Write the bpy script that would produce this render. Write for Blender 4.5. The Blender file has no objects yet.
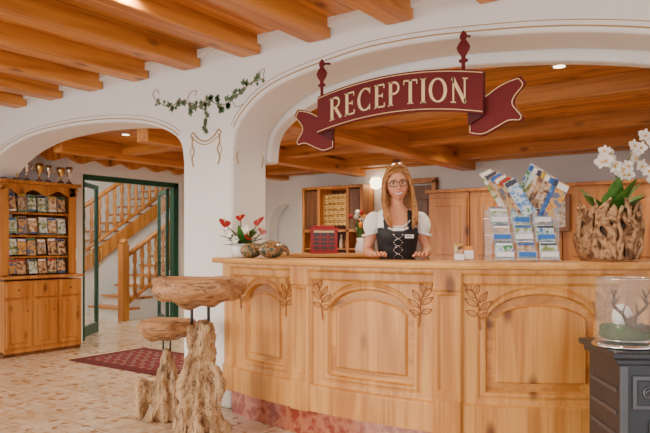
import bpy, bmesh, math, random
from mathutils import Vector, Matrix, noise, Euler
random.seed(7)
YAW=math.radians(35.4)
CU,SU=math.cos(YAW),math.sin(YAW)
CAM=(3.41,-3.59,1.25)
def plan(X,D):
    "plan survey: X metres right / D metres forward of the tripod -> building axes"
    return (CAM[0]+CU*X-SU*D, CAM[1]+SU*X+CU*D)
# ---------------------------------------------------------------- materials
def nt(name):
    m=bpy.data.materials.new(name); m.use_nodes=True
    return m,m.node_tree,m.node_tree.nodes,m.node_tree.links,m.node_tree.nodes['Principled BSDF']
def mat(name,c,rough=.5,metal=0,bump=0,bs=20,emit=None,es=1,var=0,trans=0,alpha=1,coat=0):
    m,t,N,L,b=nt(name)
    b.inputs['Base Color'].default_value=(*c,1); b.inputs['Roughness'].default_value=rough
    b.inputs['Metallic'].default_value=metal
    if trans: b.inputs['Transmission Weight'].default_value=trans
    if alpha<1: b.inputs['Alpha'].default_value=alpha
    if coat: b.inputs['Coat Weight'].default_value=coat
    if emit: b.inputs['Emission Color'].default_value=(*emit,1); b.inputs['Emission Strength'].default_value=es
    if bump or var:
        tc=N.new('ShaderNodeTexCoord'); n=N.new('ShaderNodeTexNoise'); n.inputs['Scale'].default_value=bs; n.inputs['Detail'].default_value=5
        L.new(tc.outputs['Object'],n.inputs['Vector'])
        if bump:
            bp=N.new('ShaderNodeBump'); bp.inputs['Strength'].default_value=bump; bp.inputs['Distance'].default_value=.02
            L.new(n.outputs['Fac'],bp.inputs['Height']); L.new(bp.outputs[0],b.inputs['Normal'])
        if var:
            r=N.new('ShaderNodeValToRGB'); r.color_ramp.elements[0].position=.3; r.color_ramp.elements[1].position=.7
            r.color_ramp.elements[0].color=(*[x*(1-var) for x in c],1); r.color_ramp.elements[1].color=(*[min(1,x*(1+var*.4)) for x in c],1)
            L.new(n.outputs['Fac'],r.inputs[0]); L.new(r.outputs[0],b.inputs['Base Color'])
    return m
def wood(name,c1,c2,axis=0,scale=1.0,knots=True,plank=None,rough=.42,kc=(.13,.04,.01),bump=.15,crack=False):
    m,t,N,L,b=nt(name); b.inputs['Roughness'].default_value=rough
    tc=N.new('ShaderNodeTexCoord'); vec=tc.outputs['Object']
    tone=None; gap=None
    if plank:
        sx=N.new('ShaderNodeSeparateXYZ'); L.new(vec,sx.inputs[0])
        dv=N.new('ShaderNodeMath'); dv.operation='DIVIDE'; dv.inputs[1].default_value=plank[1]; L.new(sx.outputs[plank[0]],dv.inputs[0])
        fl=N.new('ShaderNodeMath'); fl.operation='FLOOR'; L.new(dv.outputs[0],fl.inputs[0])
        wn=N.new('ShaderNodeTexWhiteNoise'); wn.noise_dimensions='1D'; L.new(fl.outputs[0],wn.inputs['W']); tone=wn.outputs['Value']
        fr=N.new('ShaderNodeMath'); fr.operation='FRACT'; L.new(dv.outputs[0],fr.inputs[0])
        lt=N.new('ShaderNodeMath'); lt.operation='LESS_THAN'; lt.inputs[1].default_value=.07; L.new(fr.outputs[0],lt.inputs[0]); gap=lt.outputs[0]
        va=N.new('ShaderNodeVectorMath'); va.operation='ADD'; L.new(vec,va.inputs[0])
        sc=N.new('ShaderNodeVectorMath'); sc.operation='SCALE'; sc.inputs['Scale'].default_value=9; L.new(wn.outputs['Color'],sc.inputs[0]); L.new(sc.outputs[0],va.inputs[1]); vec=va.outputs[0]
    def mp(al,ac):
        k=N.new('ShaderNodeMapping'); s=[ac*scale]*3; s[axis]=al*scale; k.inputs['Scale'].default_value=s; L.new(vec,k.inputs['Vector']); return k.outputs[0]
    n1=N.new('ShaderNodeTexNoise'); n1.inputs['Scale'].default_value=1; n1.inputs['Detail'].default_value=4; n1.inputs['Distortion'].default_value=.8; L.new(mp(.8,10),n1.inputs['Vector'])
    n2=N.new('ShaderNodeTexNoise'); n2.inputs['Scale'].default_value=1; n2.inputs['Detail'].default_value=3; L.new(mp(2,70),n2.inputs['Vector'])
    ad=N.new('ShaderNodeMath'); ad.operation='MULTIPLY_ADD'; ad.inputs[1].default_value=.35; L.new(n2.outputs['Fac'],ad.inputs[0]); L.new(n1.outputs['Fac'],ad.inputs[2])
    r=N.new('ShaderNodeValToRGB'); r.color_ramp.elements[0].position=.54; r.color_ramp.elements[1].position=.78
    r.color_ramp.elements[0].color=(*c2,1); r.color_ramp.elements[1].color=(*c1,1); L.new(ad.outputs[0],r.inputs[0]); col=r.outputs[0]
    if knots:
        v=N.new('ShaderNodeTexVoronoi'); v.inputs['Scale'].default_value=1; L.new(mp(2.0,4.5),v.inputs['Vector'])
        kr=N.new('ShaderNodeValToRGB'); kr.color_ramp.elements[0].position=.07; kr.color_ramp.elements[1].position=.18
        kr.color_ramp.elements[0].color=(.9,.9,.9,1); kr.color_ramp.elements[1].color=(0,0,0,1); L.new(v.outputs['Distance'],kr.inputs[0])
        mx=N.new('ShaderNodeMix'); mx.data_type='RGBA'; L.new(kr.outputs[0],mx.inputs[0]); L.new(col,mx.inputs[6]); mx.inputs[7].default_value=(*kc,1); col=mx.outputs[2]
    if crack:
        n3=N.new('ShaderNodeTexNoise'); n3.inputs['Scale'].default_value=1; n3.inputs['Detail'].default_value=5; n3.inputs['Distortion'].default_value=1.5; L.new(mp(3,22),n3.inputs['Vector'])
        cr_=N.new('ShaderNodeValToRGB'); cr_.color_ramp.elements[0].position=.36; cr_.color_ramp.elements[1].position=.46
        cr_.color_ramp.elements[0].color=(.8,.8,.8,1); cr_.color_ramp.elements[1].color=(0,0,0,1); L.new(n3.outputs['Fac'],cr_.inputs[0])
        mx=N.new('ShaderNodeMix'); mx.data_type='RGBA'; L.new(cr_.outputs[0],mx.inputs[0]); L.new(col,mx.inputs[6]); mx.inputs[7].default_value=(*kc,1); col=mx.outputs[2]
    if plank:
        mr=N.new('ShaderNodeMapRange'); mr.inputs[3].default_value=.72; mr.inputs[4].default_value=1.15; L.new(tone,mr.inputs[0])
        g=N.new('ShaderNodeMath'); g.operation='MULTIPLY_ADD'; g.inputs[1].default_value=-.55; L.new(gap,g.inputs[0]); L.new(mr.outputs[0],g.inputs[2])
        hs=N.new('ShaderNodeHueSaturation'); L.new(col,hs.inputs['Color']); L.new(g.outputs[0],hs.inputs['Value']); col=hs.outputs[0]
    L.new(col,b.inputs['Base Color'])
    bp=N.new('ShaderNodeBump'); bp.inputs['Strength'].default_value=bump; bp.inputs['Distance'].default_value=.004 if bump<.3 else .03; L.new((n2 if bump<.3 else (n3 if crack else n1)).outputs['Fac'],bp.inputs['Height']); L.new(bp.outputs[0],b.inputs['Normal'])
    return m
def ramp_mat(name,cols,scale=10,rough=.5,kind='noise',bump=0):
    m,t,N,L,b=nt(name); b.inputs['Roughness'].default_value=rough
    tc=N.new('ShaderNodeTexCoord')
    if kind=='noise':
        n=N.new('ShaderNodeTexNoise'); n.inputs['Detail'].default_value=3; o=n.outputs['Fac']; lo,hi=.3,.7
    else:
        n=N.new('ShaderNodeTexVoronoi'); o=None; lo,hi=0,1
    n.inputs['Scale'].default_value=scale; L.new(tc.outputs['Object'],n.inputs['Vector'])
    if o is None:
        s=N.new('ShaderNodeSeparateColor'); L.new(n.outputs['Color'],s.inputs[0]); o=s.outputs[0]
    r=N.new('ShaderNodeValToRGB'); e=r.color_ramp.elements; r.color_ramp.interpolation='CONSTANT' if kind!='noise' else 'LINEAR'
    while len(e)<len(cols): e.new(.5)
    for i,c in enumerate(cols): e[i].position=lo+(hi-lo)*i/len(cols); e[i].color=(*c,1)
    L.new(o,r.inputs[0]); L.new(r.outputs[0],b.inputs['Base Color'])
    if bump:
        bp=N.new('ShaderNodeBump'); bp.inputs['Strength'].default_value=bump; bp.inputs['Distance'].default_value=.01; L.new(o,bp.inputs['Height']); L.new(bp.outputs[0],b.inputs['Normal'])
    return m
PINE1,PINE2=(.63,.305,.078),(.42,.165,.030)
m_pineZ=wood('pine_vertical',PINE1,PINE2,2,kc=(.13,.035,.008))
m_pineX=wood('pine_horizontal',PINE1,PINE2,0)
m_cap=wood('pine_counter_top',(.68,.37,.12),(.50,.23,.055),0)
m_beam=wood('larch_beam',(.66,.27,.05),(.44,.145,.02),1,knots=True)
m_plankY=wood('larch_planks',(.68,.28,.06),(.46,.15,.025),1,plank=(0,.14))
m_plankX=wood('larch_planks_cross',(.62,.25,.045),(.42,.135,.018),0,plank=(1,.15))
m_beamX=wood('larch_beam_cross',(.56,.22,.04),(.34,.11,.015),0)
m_orZ=wood('honey_wood',(.56,.235,.05),(.38,.13,.02),2)
m_brown=wood('brown_wood',(.20,.075,.02),(.11,.038,.01),2,knots=False)
m_plaster=mat('white_plaster',(.83,.83,.825),.8,bump=.12,bs=9)
m_gold=mat('ochre_line_paint',(.46,.30,.11),.6)
m_marble=ramp_mat('red_marble',[(.20,.04,.02),(.32,.08,.045),(.44,.16,.09),(.25,.05,.03)],9,.15)
m_red=mat('oxblood_paint',(.125,.003,.006),.75)
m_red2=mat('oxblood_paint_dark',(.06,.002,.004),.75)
m_cream=mat('cream_lettering',(.80,.62,.32),.5)
m_carve=mat('carved_ornament_brown',(.30,.105,.02),.6)
m_black=mat('black_iron',(.02,.02,.022),.45,.3)
m_glass=mat('clear_glass',(.6,.65,.67),.03,alpha=.09)
m_white=mat('white_gloss',(.85,.85,.85),.3)
m_green=mat('dark_green_paint',(.005,.075,.045),.35)
m_chrome=mat('chrome',(.75,.75,.77),.15,1)
m_brass=mat('brass',(.75,.5,.18),.25,1)
m_leaf=mat('leaf_green',(.06,.18,.025),.4,var=.4,bs=30)
m_lamp=mat('lamp_glow',(1,.9,.7),.5,emit=(1,.8,.5),es=6)
def floor_mat():
    m,t,N,L,b=nt('marble_mosaic_floor'); b.inputs['Roughness'].default_value=.16
    tc=N.new('ShaderNodeTexCoord')
    v=N.new('ShaderNodeTexVoronoi'); v.inputs['Scale'].default_value=17; L.new(tc.outputs['Object'],v.inputs['Vector'])
    s=N.new('ShaderNodeSeparateColor'); L.new(v.outputs['Color'],s.inputs[0])
    r=N.new('ShaderNodeValToRGB'); e=r.color_ramp.elements
    cols=[(.42,.24,.12),(.64,.46,.29),(.72,.57,.41),(.68,.58,.47),(.78,.68,.56),(.74,.61,.46)]
    while len(e)<6: e.new(.5)
    for i,c in enumerate(cols): e[i].position=(0,.12,.30,.47,.64,.84)[i]; e[i].color=(*c,1)
    r.color_ramp.interpolation='CONSTANT'; L.new(s.outputs[0],r.inputs[0])
    v2=N.new('ShaderNodeTexVoronoi'); v2.feature='DISTANCE_TO_EDGE'; v2.inputs['Scale'].default_value=17; L.new(tc.outputs['Object'],v2.inputs['Vector'])
    g=N.new('ShaderNodeMath'); g.operation='LESS_THAN'; g.inputs[1].default_value=.06; L.new(v2.outputs['Distance'],g.inputs[0])
    mx=N.new('ShaderNodeMix'); mx.data_type='RGBA'; L.new(g.outputs[0],mx.inputs[0]); L.new(r.outputs[0],mx.inputs[6]); mx.inputs[7].default_value=(.68,.57,.44,1)
    br=N.new('ShaderNodeTexBrick'); br.inputs['Scale'].default_value=1; br.offset=0
    br.inputs['Brick Width'].default_value=.3; br.inputs['Row Height'].default_value=.3; br.inputs['Mortar Size'].default_value=.005
    br.inputs['Color1'].default_value=(1,1,1,1); br.inputs['Color2'].default_value=(.88,.86,.83,1); br.inputs['Mortar'].default_value=(.62,.54,.46,1)
    L.new(tc.outputs['Object'],br.inputs['Vector'])
    mu=N.new('ShaderNodeMix'); mu.data_type='RGBA'; mu.blend_type='MULTIPLY'; mu.inputs[0].default_value=1; L.new(mx.outputs[2],mu.inputs[6]); L.new(br.outputs['Color'],mu.inputs[7])
    L.new(mu.outputs[2],b.inputs['Base Color']); return m
m_floor=floor_mat()
# ---------------------------------------------------------------- builder
def cr(pts,k=6):
    pts=[tuple(p) for p in pts]; out=[]
    n=len(pts)
    for i in range(n-1):
        p0=pts[max(i-1,0)];p1=pts[i];p2=pts[i+1];p3=pts[min(i+2,n-1)]
        for j in range(k):
            t=j/k
            out.append(tuple(.5*((2*b)+(-a+c)*t+(2*a-5*b+4*c-d)*t*t+(-a+3*b-3*c+d)*t**3) for a,b,c,d in zip(p0,p1,p2,p3)))
    out.append(pts[-1]); return out
class B:
    def __init__(s): s.v=[];s.f=[];s.mi=[];s.sm=[];s.mats=[];s.M=Matrix()
    def at(s,loc=(0,0,0),rot=(0,0,0)):
        s.M=Matrix.Translation(loc)@Euler(rot).to_matrix().to_4x4(); return s
    def add(s,vs,fs,m,smooth=False):
        n=len(s.v); s.v+=[s.M@Vector(p) for p in vs]
        if m not in s.mats: s.mats.append(m)
        i=s.mats.index(m)
        for f in fs: s.f.append([n+k for k in f]); s.mi.append(i); s.sm.append(smooth)
    def box(s,c,d,m,rot=(0,0,0),bev=0):
        bm=bmesh.new(); bmesh.ops.create_cube(bm,size=1)
        for v in bm.verts: v.co=Vector((v.co.x*d[0],v.co.y*d[1],v.co.z*d[2]))
        if bev: bmesh.ops.bevel(bm,geom=list(bm.edges),offset=bev,segments=2,affect='EDGES',profile=.5)
        R=Matrix.Translation(c)@Euler(rot).to_matrix().to_4x4()
        bm.verts.ensure_lookup_table()
        s.add([R@v.co for v in bm.verts],[[v.index for v in f.verts] for f in bm.faces],m); bm.free()
    def lathe(s,prof,c,m,n=24,rot=(0,0,0),smooth=True,sy=1):
        R=Matrix.Translation(c)@Euler(rot).to_matrix().to_4x4(); vs=[];fs=[]
        for r,z in prof:
            for k in range(n): a=2*math.pi*k/n; vs.append(R@Vector((r*math.cos(a),sy*r*math.sin(a),z)))
        for i in range(len(prof)-1):
            for k in range(n): fs.append([i*n+k,i*n+(k+1)%n,(i+1)*n+(k+1)%n,(i+1)*n+k])
        fs.append(list(range(n))[::-1]); fs.append([(len(prof)-1)*n+k for k in range(n)])
        s.add(vs,fs,m,smooth)
    def tube(s,pts,r,m,n=8,flat=1,closed=False,lump=0):
        P=[Vector(p) for p in pts]; N_=len(P); vs=[];fs=[]
        up=None
        for i,p in enumerate(P):
            a=P[(i-1)%N_] if closed else P[max(i-1,0)]; b=P[(i+1)%N_] if closed else P[min(i+1,N_-1)]
            t=(b-a); t=t.normalized() if t.length>1e-9 else Vector((0,0,1))
            if up is None:
                up=Vector((0,0,1)) if abs(t.z)<.8 else Vector((0,1,0))
            x=t.cross(up)
            if x.length<1e-6: x=t.cross(Vector((1,0,.1)))
            x.normalize(); y=x.cross(t).normalized(); up=y
            rr=r[min(i,len(r)-1)] if isinstance(r,(list,tuple)) else r
            for k in range(n):
                an=2*math.pi*k/n; q=p+x*math.cos(an)*rr+y*math.sin(an)*rr*flat
                if lump: q=p+(q-p)*(1+lump*noise.noise(q*9)+lump*.6*noise.noise(Vector((q.x*30,q.y*30,q.z*4))))
                vs.append(q)
        M_=N_ if closed else N_-1
        for i in range(M_):
            j=(i+1)%N_
            for k in range(n): fs.append([i*n+k,i*n+(k+1)%n,j*n+(k+1)%n,j*n+k])
        if not closed: fs.append(list(range(n))[::-1]); fs.append([(N_-1)*n+k for k in range(n)])
        s.add(vs,fs,m,True)
    def ell(s,c,r,m,n=20,fn=None,rot=(0,0,0),keep=None):
        vs=[];fs=[];h=n//2+2; R=Euler(rot).to_matrix()
        for i in range(h+1):
            th=math.pi*i/h
            for k in range(n):
                ph=2*math.pi*k/n; d=Vector((math.sin(th)*math.cos(ph),math.sin(th)*math.sin(ph),math.cos(th)))
                p=Vector((d.x*r[0],d.y*r[1],d.z*r[2]))
                if fn: p=fn(p,d)
                vs.append(R@p+Vector(c))
        for i in range(h):
            for k in range(n):
                f=[i*n+k,(i+1)*n+k,(i+1)*n+(k+1)%n,i*n+(k+1)%n]
                if keep:
                    ce=sum((vs[q] for q in f),Vector())/4-Vector(c)
                    if not keep(ce): continue
                fs.append(f)
        s.add(vs,fs,m,True)
    def loft(s,rings,m,n=40,keep=None,k=5,sup=2.3,cap=True):
        R=cr(rings,k); vs=[];fs=[]
        for (cx,cy,cz,rx,ry) in R:
            for j in range(n):
                a=2*math.pi*j/n; c_,s_=math.cos(a),math.sin(a)
                vs.append(Vector((cx+rx*math.copysign(abs(c_)**(2/sup),c_),cy+ry*math.copysign(abs(s_)**(2/sup),s_),cz)))
        for i in range(len(R)-1):
            for j in range(n):
                f=[i*n+j,i*n+(j+1)%n,(i+1)*n+(j+1)%n,(i+1)*n+j]
                if keep and not keep(sum((vs[q] for q in f),Vector())/4): continue
                fs.append(f)
        if cap: fs.append(list(range(n))[::-1]); fs.append([(len(R)-1)*n+j for j in range(n)])
        s.add(vs,fs,m,True)
    def prism(s,poly,th,m,smooth=False):
        "poly in x,z ; thickness along +y from 0"
        n=len(poly); vs=[(p[0],0,p[1]) for p in poly]+[(p[0],th,p[1]) for p in poly]
        fs=[list(range(n)),[n+k for k in range(n)][::-1]]+[[k,n+k,n+(k+1)%n,(k+1)%n] for k in range(n)]
        s.add(vs,fs,m,smooth)
    def leaf(s,a,b,w,m,up=(0,0,1),droop=0,n=6,cup=.25):
        a=Vector(a);b=Vector(b);t=(b-a);side=t.cross(Vector(up))
        if side.length<1e-6: side=Vector((1,0,0))
        side.normalize(); nr=side.cross(t).normalized(); vs=[];fs=[]
        for i in range(n+1):
            u=i/n; ww=w*.5*math.sin(math.pi*min(1,u*.96+.03))**.8
            c=a+t*u-Vector((0,0,droop*u*u))
            vs+=[c-side*ww+nr*ww*cup,c,c+side*ww+nr*ww*cup]
        for i in range(n):
            o=i*3; fs+=[[o,o+1,o+4,o+3],[o+1,o+2,o+5,o+4]]
        s.add(vs,fs,m,True)
    def obj(s,name,loc=(0,0,0),rz=0,parent=None,fixn=True):
        me=bpy.data.meshes.new(name); me.from_pydata([tuple(v) for v in s.v],[],s.f)
        for m in s.mats: me.materials.append(m)
        me.polygons.foreach_set('material_index',s.mi); me.polygons.foreach_set('use_smooth',s.sm)
        if fixn:
            bm=bmesh.new(); bm.from_mesh(me); bmesh.ops.recalc_face_normals(bm,faces=bm.faces); bm.to_mesh(me); bm.free()
        me.update()
        o=bpy.data.objects.new(name,me); bpy.context.collection.objects.link(o)
        o.location=loc; o.rotation_euler=(0,0,rz)
        if parent: o.parent=parent
        return o
def bevmod(o,w,seg=3,ang=40):
    b=o.modifiers.new('bevel','BEVEL'); b.width=w; b.segments=seg; b.limit_method='ANGLE'; b.angle_limit=math.radians(ang)
def empty(name,loc,rz=0):
    e=bpy.data.objects.new(name,None); bpy.context.collection.objects.link(e); e.location=loc; e.rotation_euler=(0,0,rz); e.empty_display_size=.1; return e
# ---------------------------------------------------------------- room shell
b=B(); b.box((0,0,-.05),(17,17,.1),m_floor); b.obj('floor')
main=[(3.6,1.2),(3.58,1.75),(3.4,2.04),(3.15,2.19),(2.85,2.30),(2.36,2.405),(1.77,2.475),(1.4,2.495),(1.06,2.485),(.56,2.415),(.3,2.335),(.13,2.22),(.03,2.09),(0,1.9)]
left=[(-.54,1.9),(-.57,2.05),(-.68,2.15),(-.95,2.25),(-1.34,2.315),(-1.8,2.35),(-2.24,2.355),(-2.7,2.335),(-3.05,2.28),(-3.33,2.20),(-3.6,2.07),(-3.77,1.9),(-3.80,1.7)]
MA=cr(main,6); LA=cr(left,6)
out=[(-8,0),(-8,2.86),(8,2.86),(8,0),(3.6,0)]+MA+[(0,0),(-.54,0)]+LA+[(-3.80,0)]
b=B(); b.prism(out,.4,m_plaster); o=b.obj('wall_front'); bevmod(o,.025,3,60)
inner=[(1.8+(p[0]-1.8)*.985,p[1]-.065*min(1,max(0,(p[0])/.35))) for p in MA]
b=B(); b.prism([(-.1,2.62),(3.95,2.62),(3.95,1.2)]+inner+[(-.1,1.9)],.12,m_plaster); o=b.obj('trim_inner_arch',(0,.402,0)); bevmod(o,.02,3,60)
# plaster coves that scallop between the ceiling beams
b=B()
for i in range(-10,8):
    s0=.82+.62*i+.095; w=.43; P=[(s0,2.78)]
    for k in range(17):
        u=k/16; P.append((s0+w*u,2.70+.055*math.sin(math.pi*u)))
    P.append((s0+w,2.78)); b.at((0,-.05,0)); b.prism(P,.052,m_plaster)
b.obj('trim_plaster_cove')
b=B()
for A_ in (MA,LA):
    cx=(A_[0][0]+A_[-1][0])/2
    for off,r in ((.030,.0045),(.062,.0025)):
        pts=[]
        for i,p in enumerate(A_):
            q0=A_[max(i-1,0)];q1=A_[min(i+1,len(A_)-1)]; t=Vector((q1[0]-q0[0],0,q1[1]-q0[1])).normalized(); n=Vector((t.z,0,-t.x))
            if n.dot(Vector((p[0]-cx,0,p[1]-1.2)))<0: n=-n
            if p[1]<2.1: continue
            pts.append((p[0]+n.x*off,-.002,p[1]+n.z*off))
        b.tube(pts,r,m_gold,6)
b.obj('trim_arch_lines')
b=B(); ni=[(-2.70,1.4),(-2.72,1.62),(-2.82,1.79),(-3.02,1.88),(-3.22,1.79),(-3.32,1.62),(-3.34,1.4)]
b.prism([(-4.1,0),(-4.1,2.5),(6,2.5),(6,0),(-2.70,0)]+cr(ni,4)+[(-3.34,0)],.2,m_plaster); b.box((-3.0,.32,1.2),(1.2,.1,2.4),m_plaster)
b.obj('wall_back',(0,4.36,0))
b=B()
b.prism([(.0,0),(0,2.5),(4.36,2.5),(4.36,0),(3.02,0),(3.02,2.15),(1.37,2.15),(1.37,0)],.2,m_plaster)
o=b.obj('wall_left',(-3.9,0,0),math.pi/2)
b=B(); b.box((6,2.4,1.25),(.2,4.6,2.5),m_plaster); b.obj('wall_right')
b=B(); b.box((1.05,2.6,2.47),(10.1,4.35,.1),m_plankX); b.obj('ceiling_rear')
b=B(); b.box((0,-4.0,2.82),(16,8,.12),m_plankY); b.obj('ceiling_front')
b=B()
for i in range(-13,12):
    s=.82+.62*i
    b.box((s,-4.0,2.70),(.19,7.98,.14),m_beam,bev=.012)
b.obj('ceiling_beams_front')
b=B()
for t in (1.3,2.6,3.9): b.box((1.05,t,2.36),(10,.16,.14),m_beamX,bev=.01)
b.box((.05,2.4,2.31),(.2,3.9,.22),m_beam,bev=.012)
b.box((-1.6,2.4,2.31),(.16,3.9,.18),m_beam,bev=.012)
b.box((-3.0,2.4,2.33),(.16,3.9,.18),m_beam,bev=.012)
b.box((1.0,4.27,2.36),(9.8,.12,.12),m_beamX,bev=.01)
b.obj('ceiling_beams_rear')
b=B(); pts=[(.45,2.42)]
n=60
for i in range(n+1):
    y=.45+3.85*i/n; pts.append((y,2.25+.03*math.sin(i*1.05)))
pts.append((4.3,2.42)); b.prism(pts,.05,m_orZ); b.obj('trim_valance',(-3.55,0,0),math.pi/2)
# ---------------------------------------------------------------- painted ivy and ribbons
m_ivy=mat('ivy_paint',(.11,.20,.09),.7,var=.5,bs=25); m_vine=mat('vine_paint',(.25,.20,.12),.7)
b=B()
def leaf2(x,z,a,sz):
    pts=[(0,0),(.35,.25),(.5,.6),(.2,.6),(0,1.05),(-.2,.6),(-.5,.6),(-.35,.25)]
    c,s_=math.cos(a),math.sin(a)
    b.prism([(x+sz*(p[0]*c-p[1]*s_),z+sz*(p[0]*s_+p[1]*c)) for p in pts],.002,m_ivy)
b.at((0,-.004,0))
vine=cr([(-.86,2.44),(-.7,2.37),(-.55,2.40),(-.4,2.33),(-.25,2.36),(-.1,2.31),(.05,2.36),(.18,2.43),(.32,2.45)],8)
b.tube([(p[0],0,p[1]) for p in vine],.004,m_vine,5)
v2=cr([(-.3,2.34),(-.27,2.26),(-.3,2.19),(-.26,2.14)],6); b.tube([(p[0],0,p[1]) for p in v2],.003,m_vine,5)
for q in ([(-.86,2.44),(-.9,2.5),(-.85,2.53),(-.82,2.49)],[(.2,2.43),(.26,2.5),(.32,2.52),(.31,2.47)],[(-.5,2.38),(-.45,2.45),(-.38,2.46),(-.40,2.42)],[(0,2.34),(.04,2.28),(.12,2.29)]):
    b.tube([(p[0],0,p[1]) for p in cr(q,6)],.0025,m_vine,5)
for p in vine[::2]+vine[9:56:2]: leaf2(p[0]+random.uniform(-.03,.03),p[1]+random.uniform(-.035,.035),random.uniform(0,6.28),random.uniform(.03,.065))
for p in v2[::2]: leaf2(p[0],p[1],random.uniform(2,4.2),.045)
b.obj('painted_ivy')
b=B()
def ribbon(fn):
    b.tube([fn(u,z) for u,z in cr([(.0,.16),(.03,.19),(.06,.16),(.10,.13),(.17,.11),(.24,.13),(.28,.16),(.31,.19),(.34,.16)],5)],.006,m_gold,5)
    b.tube([fn(u,z) for u,z in cr([(.01,.15),(.10,.10),(.17,.085),(.24,.10),(.33,.15)],5)],.004,m_gold,5)
    for x0,d in ((.03,-1),(.31,1)):
        b.tube([fn(x0+d*a,z) for a,z in cr([(0,.16),(.012,.10),(-.012,.04),(.012,-.02),(-.006,-.08)],5)],.006,m_gold,5)
        b.tube([fn(x0+d*(a+.02),z) for a,z in cr([(0,.16),(-.012,.10),(.012,.04),(-.008,-.02)],5)],.003,m_gold,5)
ribbon(lambda u,z:(-.45+u,-.002,1.94+z)); ribbon(lambda u,z:(.002,.03+u,1.94+z))
b.obj('painted_ribbon')
# ---------------------------------------------------------------- reception counter
path=cr([(-.16,-.0,),(.02,-.03),(.42,-.13),(.84,-.185),(1.35,-.205),(1.84,-.15),(2.25,.03),(2.6,.27),(3.0,.6),(3.5,1.02)],20)
L0=[0]
for a,c in zip(path,path[1:]): L0.append(L0[-1]+math.dist(a,c))
base=L0[20]; L0=[l-base for l in L0]
def pth(l):
    l=max(L0[0],min(L0[-1],l))
    for i in range(len(L0)-1):
        if L0[i]<=l<=L0[i+1]+1e-9:
            u=(l-L0[i])/(L0[i+1]-L0[i]); a=path[i];c=path[i+1]
            p=Vector((a[0]+(c[0]-a[0])*u,a[1]+(c[1]-a[1])*u,0))
            i0=max(i-3,0);i1=min(i+4,len(path)-1)
            t=Vector((path[i1][0]-path[i0][0],path[i1][1]-path[i0][1],0)).normalized()
            return p,Vector((t.y,-t.x,0))
def onc(l,off,z):
    p,n=pth(l); q=p+n*off; q.z=z; return q
def ss(a,c,x):
    t=max(0,min(1,(x-a)/(c-a))); return t*t*(3-2*t)
PIL=[(.0,.12),(.76,.92),(1.76,1.92),(2.76,2.92)]
BAY=[(.44,.215),(1.34,.30),(2.34,.30)]
def field(l,z):
    h=.034
    for c,hw in BAY:
        x=abs(l-c)
        if x<hw+.08:
            top=.80+.175*(max(0,1-(x/hw)**2))**.5 if x<hw else .80
            d=min(hw-x,z-.42,(top-z)*.8)
            h=min(h,.034-.040*ss(0,.010,d)+.024*ss(.045,.060,d)*1)
            d2=abs(min(hw+.030-x,z-.39,(top+.030-z)*.85)); 
            if x<hw+.06: h-=.010*(1-ss(.003,.009,d2))
    if z<.36: h=max(h,.034+.024*(1-ss(.345,.357,z)))
    if z>1.02: h=max(h,.034+.02*ss(1.02,1.030,z))
    if z>1.075: h=max(h,.054+.02*ss(1.075,1.085,z))
    for a,c in PIL:
        d=min(l-a,c-l)
        if d>0:
            g=.034+.036*ss(0,.008,d)
            if .42<z<.96: g-=.016*ss(.03,.036,d)
            if z>.985 or z<.37: g+=.014
            h=max(h,g)
    return h
b=B(); nl=560; nz=160; vs=[];fs=[]
LEND=3.3
for i in range(nl+1):
    l=LEND*i/nl; p,n=pth(l)
    for j in range(nz+1):
        z=.18+.93*j/nz; q=p+n*field(l,z); vs.append((q.x,q.y,z))
for i in range(nl):
    for j in range(nz): a=i*(nz+1)+j; fs.append([a,a+nz+1,a+nz+2,a+1])
b.add(vs,fs,m_pineZ,True)
def sweep(bb,prof,l0,l1,n,m,clamp=False,smooth=False):
    vs=[];fs=[];k=len(prof)
    for i in range(n+1):
        l=l0+(l1-l0)*i/n
        for off,z in prof:
            q=onc(l,off,z)
            if clamp and q.x<.01 and q.y>-.004: q.y=-.004
            if clamp and q.y>-.004 and q.x<.012: q.x=.012
            vs.append(q)
    for i in range(n):
        for j in range(k): fs.append([i*k+j,i*k+(j+1)%k,(i+1)*k+(j+1)%k,(i+1)*k+j])
    fs.append(list(range(k))); fs.append([n*k+j for j in range(k)][::-1])
    bb.add(vs,fs,m,smooth)
sweep(b,[(-.26,.18),(-.26,1.11),(.0,1.11),(.0,.18)],.03,LEND,80,m_pineX)
sweep(b,[(-.24,0),(-.24,.19),(.015,.19),(.015,0)],.03,LEND,80,m_marble)
sweep(b,[(-.29,1.112),(-.29,1.15),(.100,1.15),(.112,1.145),(.117,1.13),(.112,1.115),(.100,1.11)],-.09,LEND,90,m_cap,clamp=True)
def sprig(lc,zc,d,sz=1):
    stem=cr([(-.01,-.13),(.0,-.05),(-.002,0),(.012,.05),(.035,.09)],5)
    f=lambda x,z:onc(lc+d*x*sz,.036,zc+z*sz)
    b.tube([f(x,z) for x,z in stem],.004,m_carve,5)
    for (x,z,a,ln) in ((-.005,-.02,2.5,.085),(0,0,.55,.085),(-.002,.02,2.2,.08),(.01,.045,.7,.075),(.02,.065,1.9,.065),(.035,.09,.9,.055),(.0,-.06,2.8,.07),(.0,-.05,.35,.07)):
        for wv in (1,-1):
            c=[(x+math.cos(a)*ln*u-math.sin(a)*wv*.015*math.sin(math.pi*u),z+math.sin(a)*ln*u+math.cos(a)*wv*.015*math.sin(math.pi*u)) for u in (0,.2,.4,.6,.8,1)]
            b.tube([f(*p) for p in c],.0028,m_carve,5)
        c=[(x+math.cos(a)*ln*u,z+math.sin(a)*ln*u) for u in (0,.3,.6,.9)]
        b.tube([f(*p) for p in c],[.001,.003,.003,.001],m_carve,6,flat=.3)
for lc,d in ((.44+.25,1),(1.34-.345,-1),(1.34+.34,1),(2.34-.34,-1),(2.34+.34,1)): sprig(lc,.90,d*1.0)
sprig(.44-.26,.90,-1,.9)
b.obj('reception_counter',fixn=False)
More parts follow.
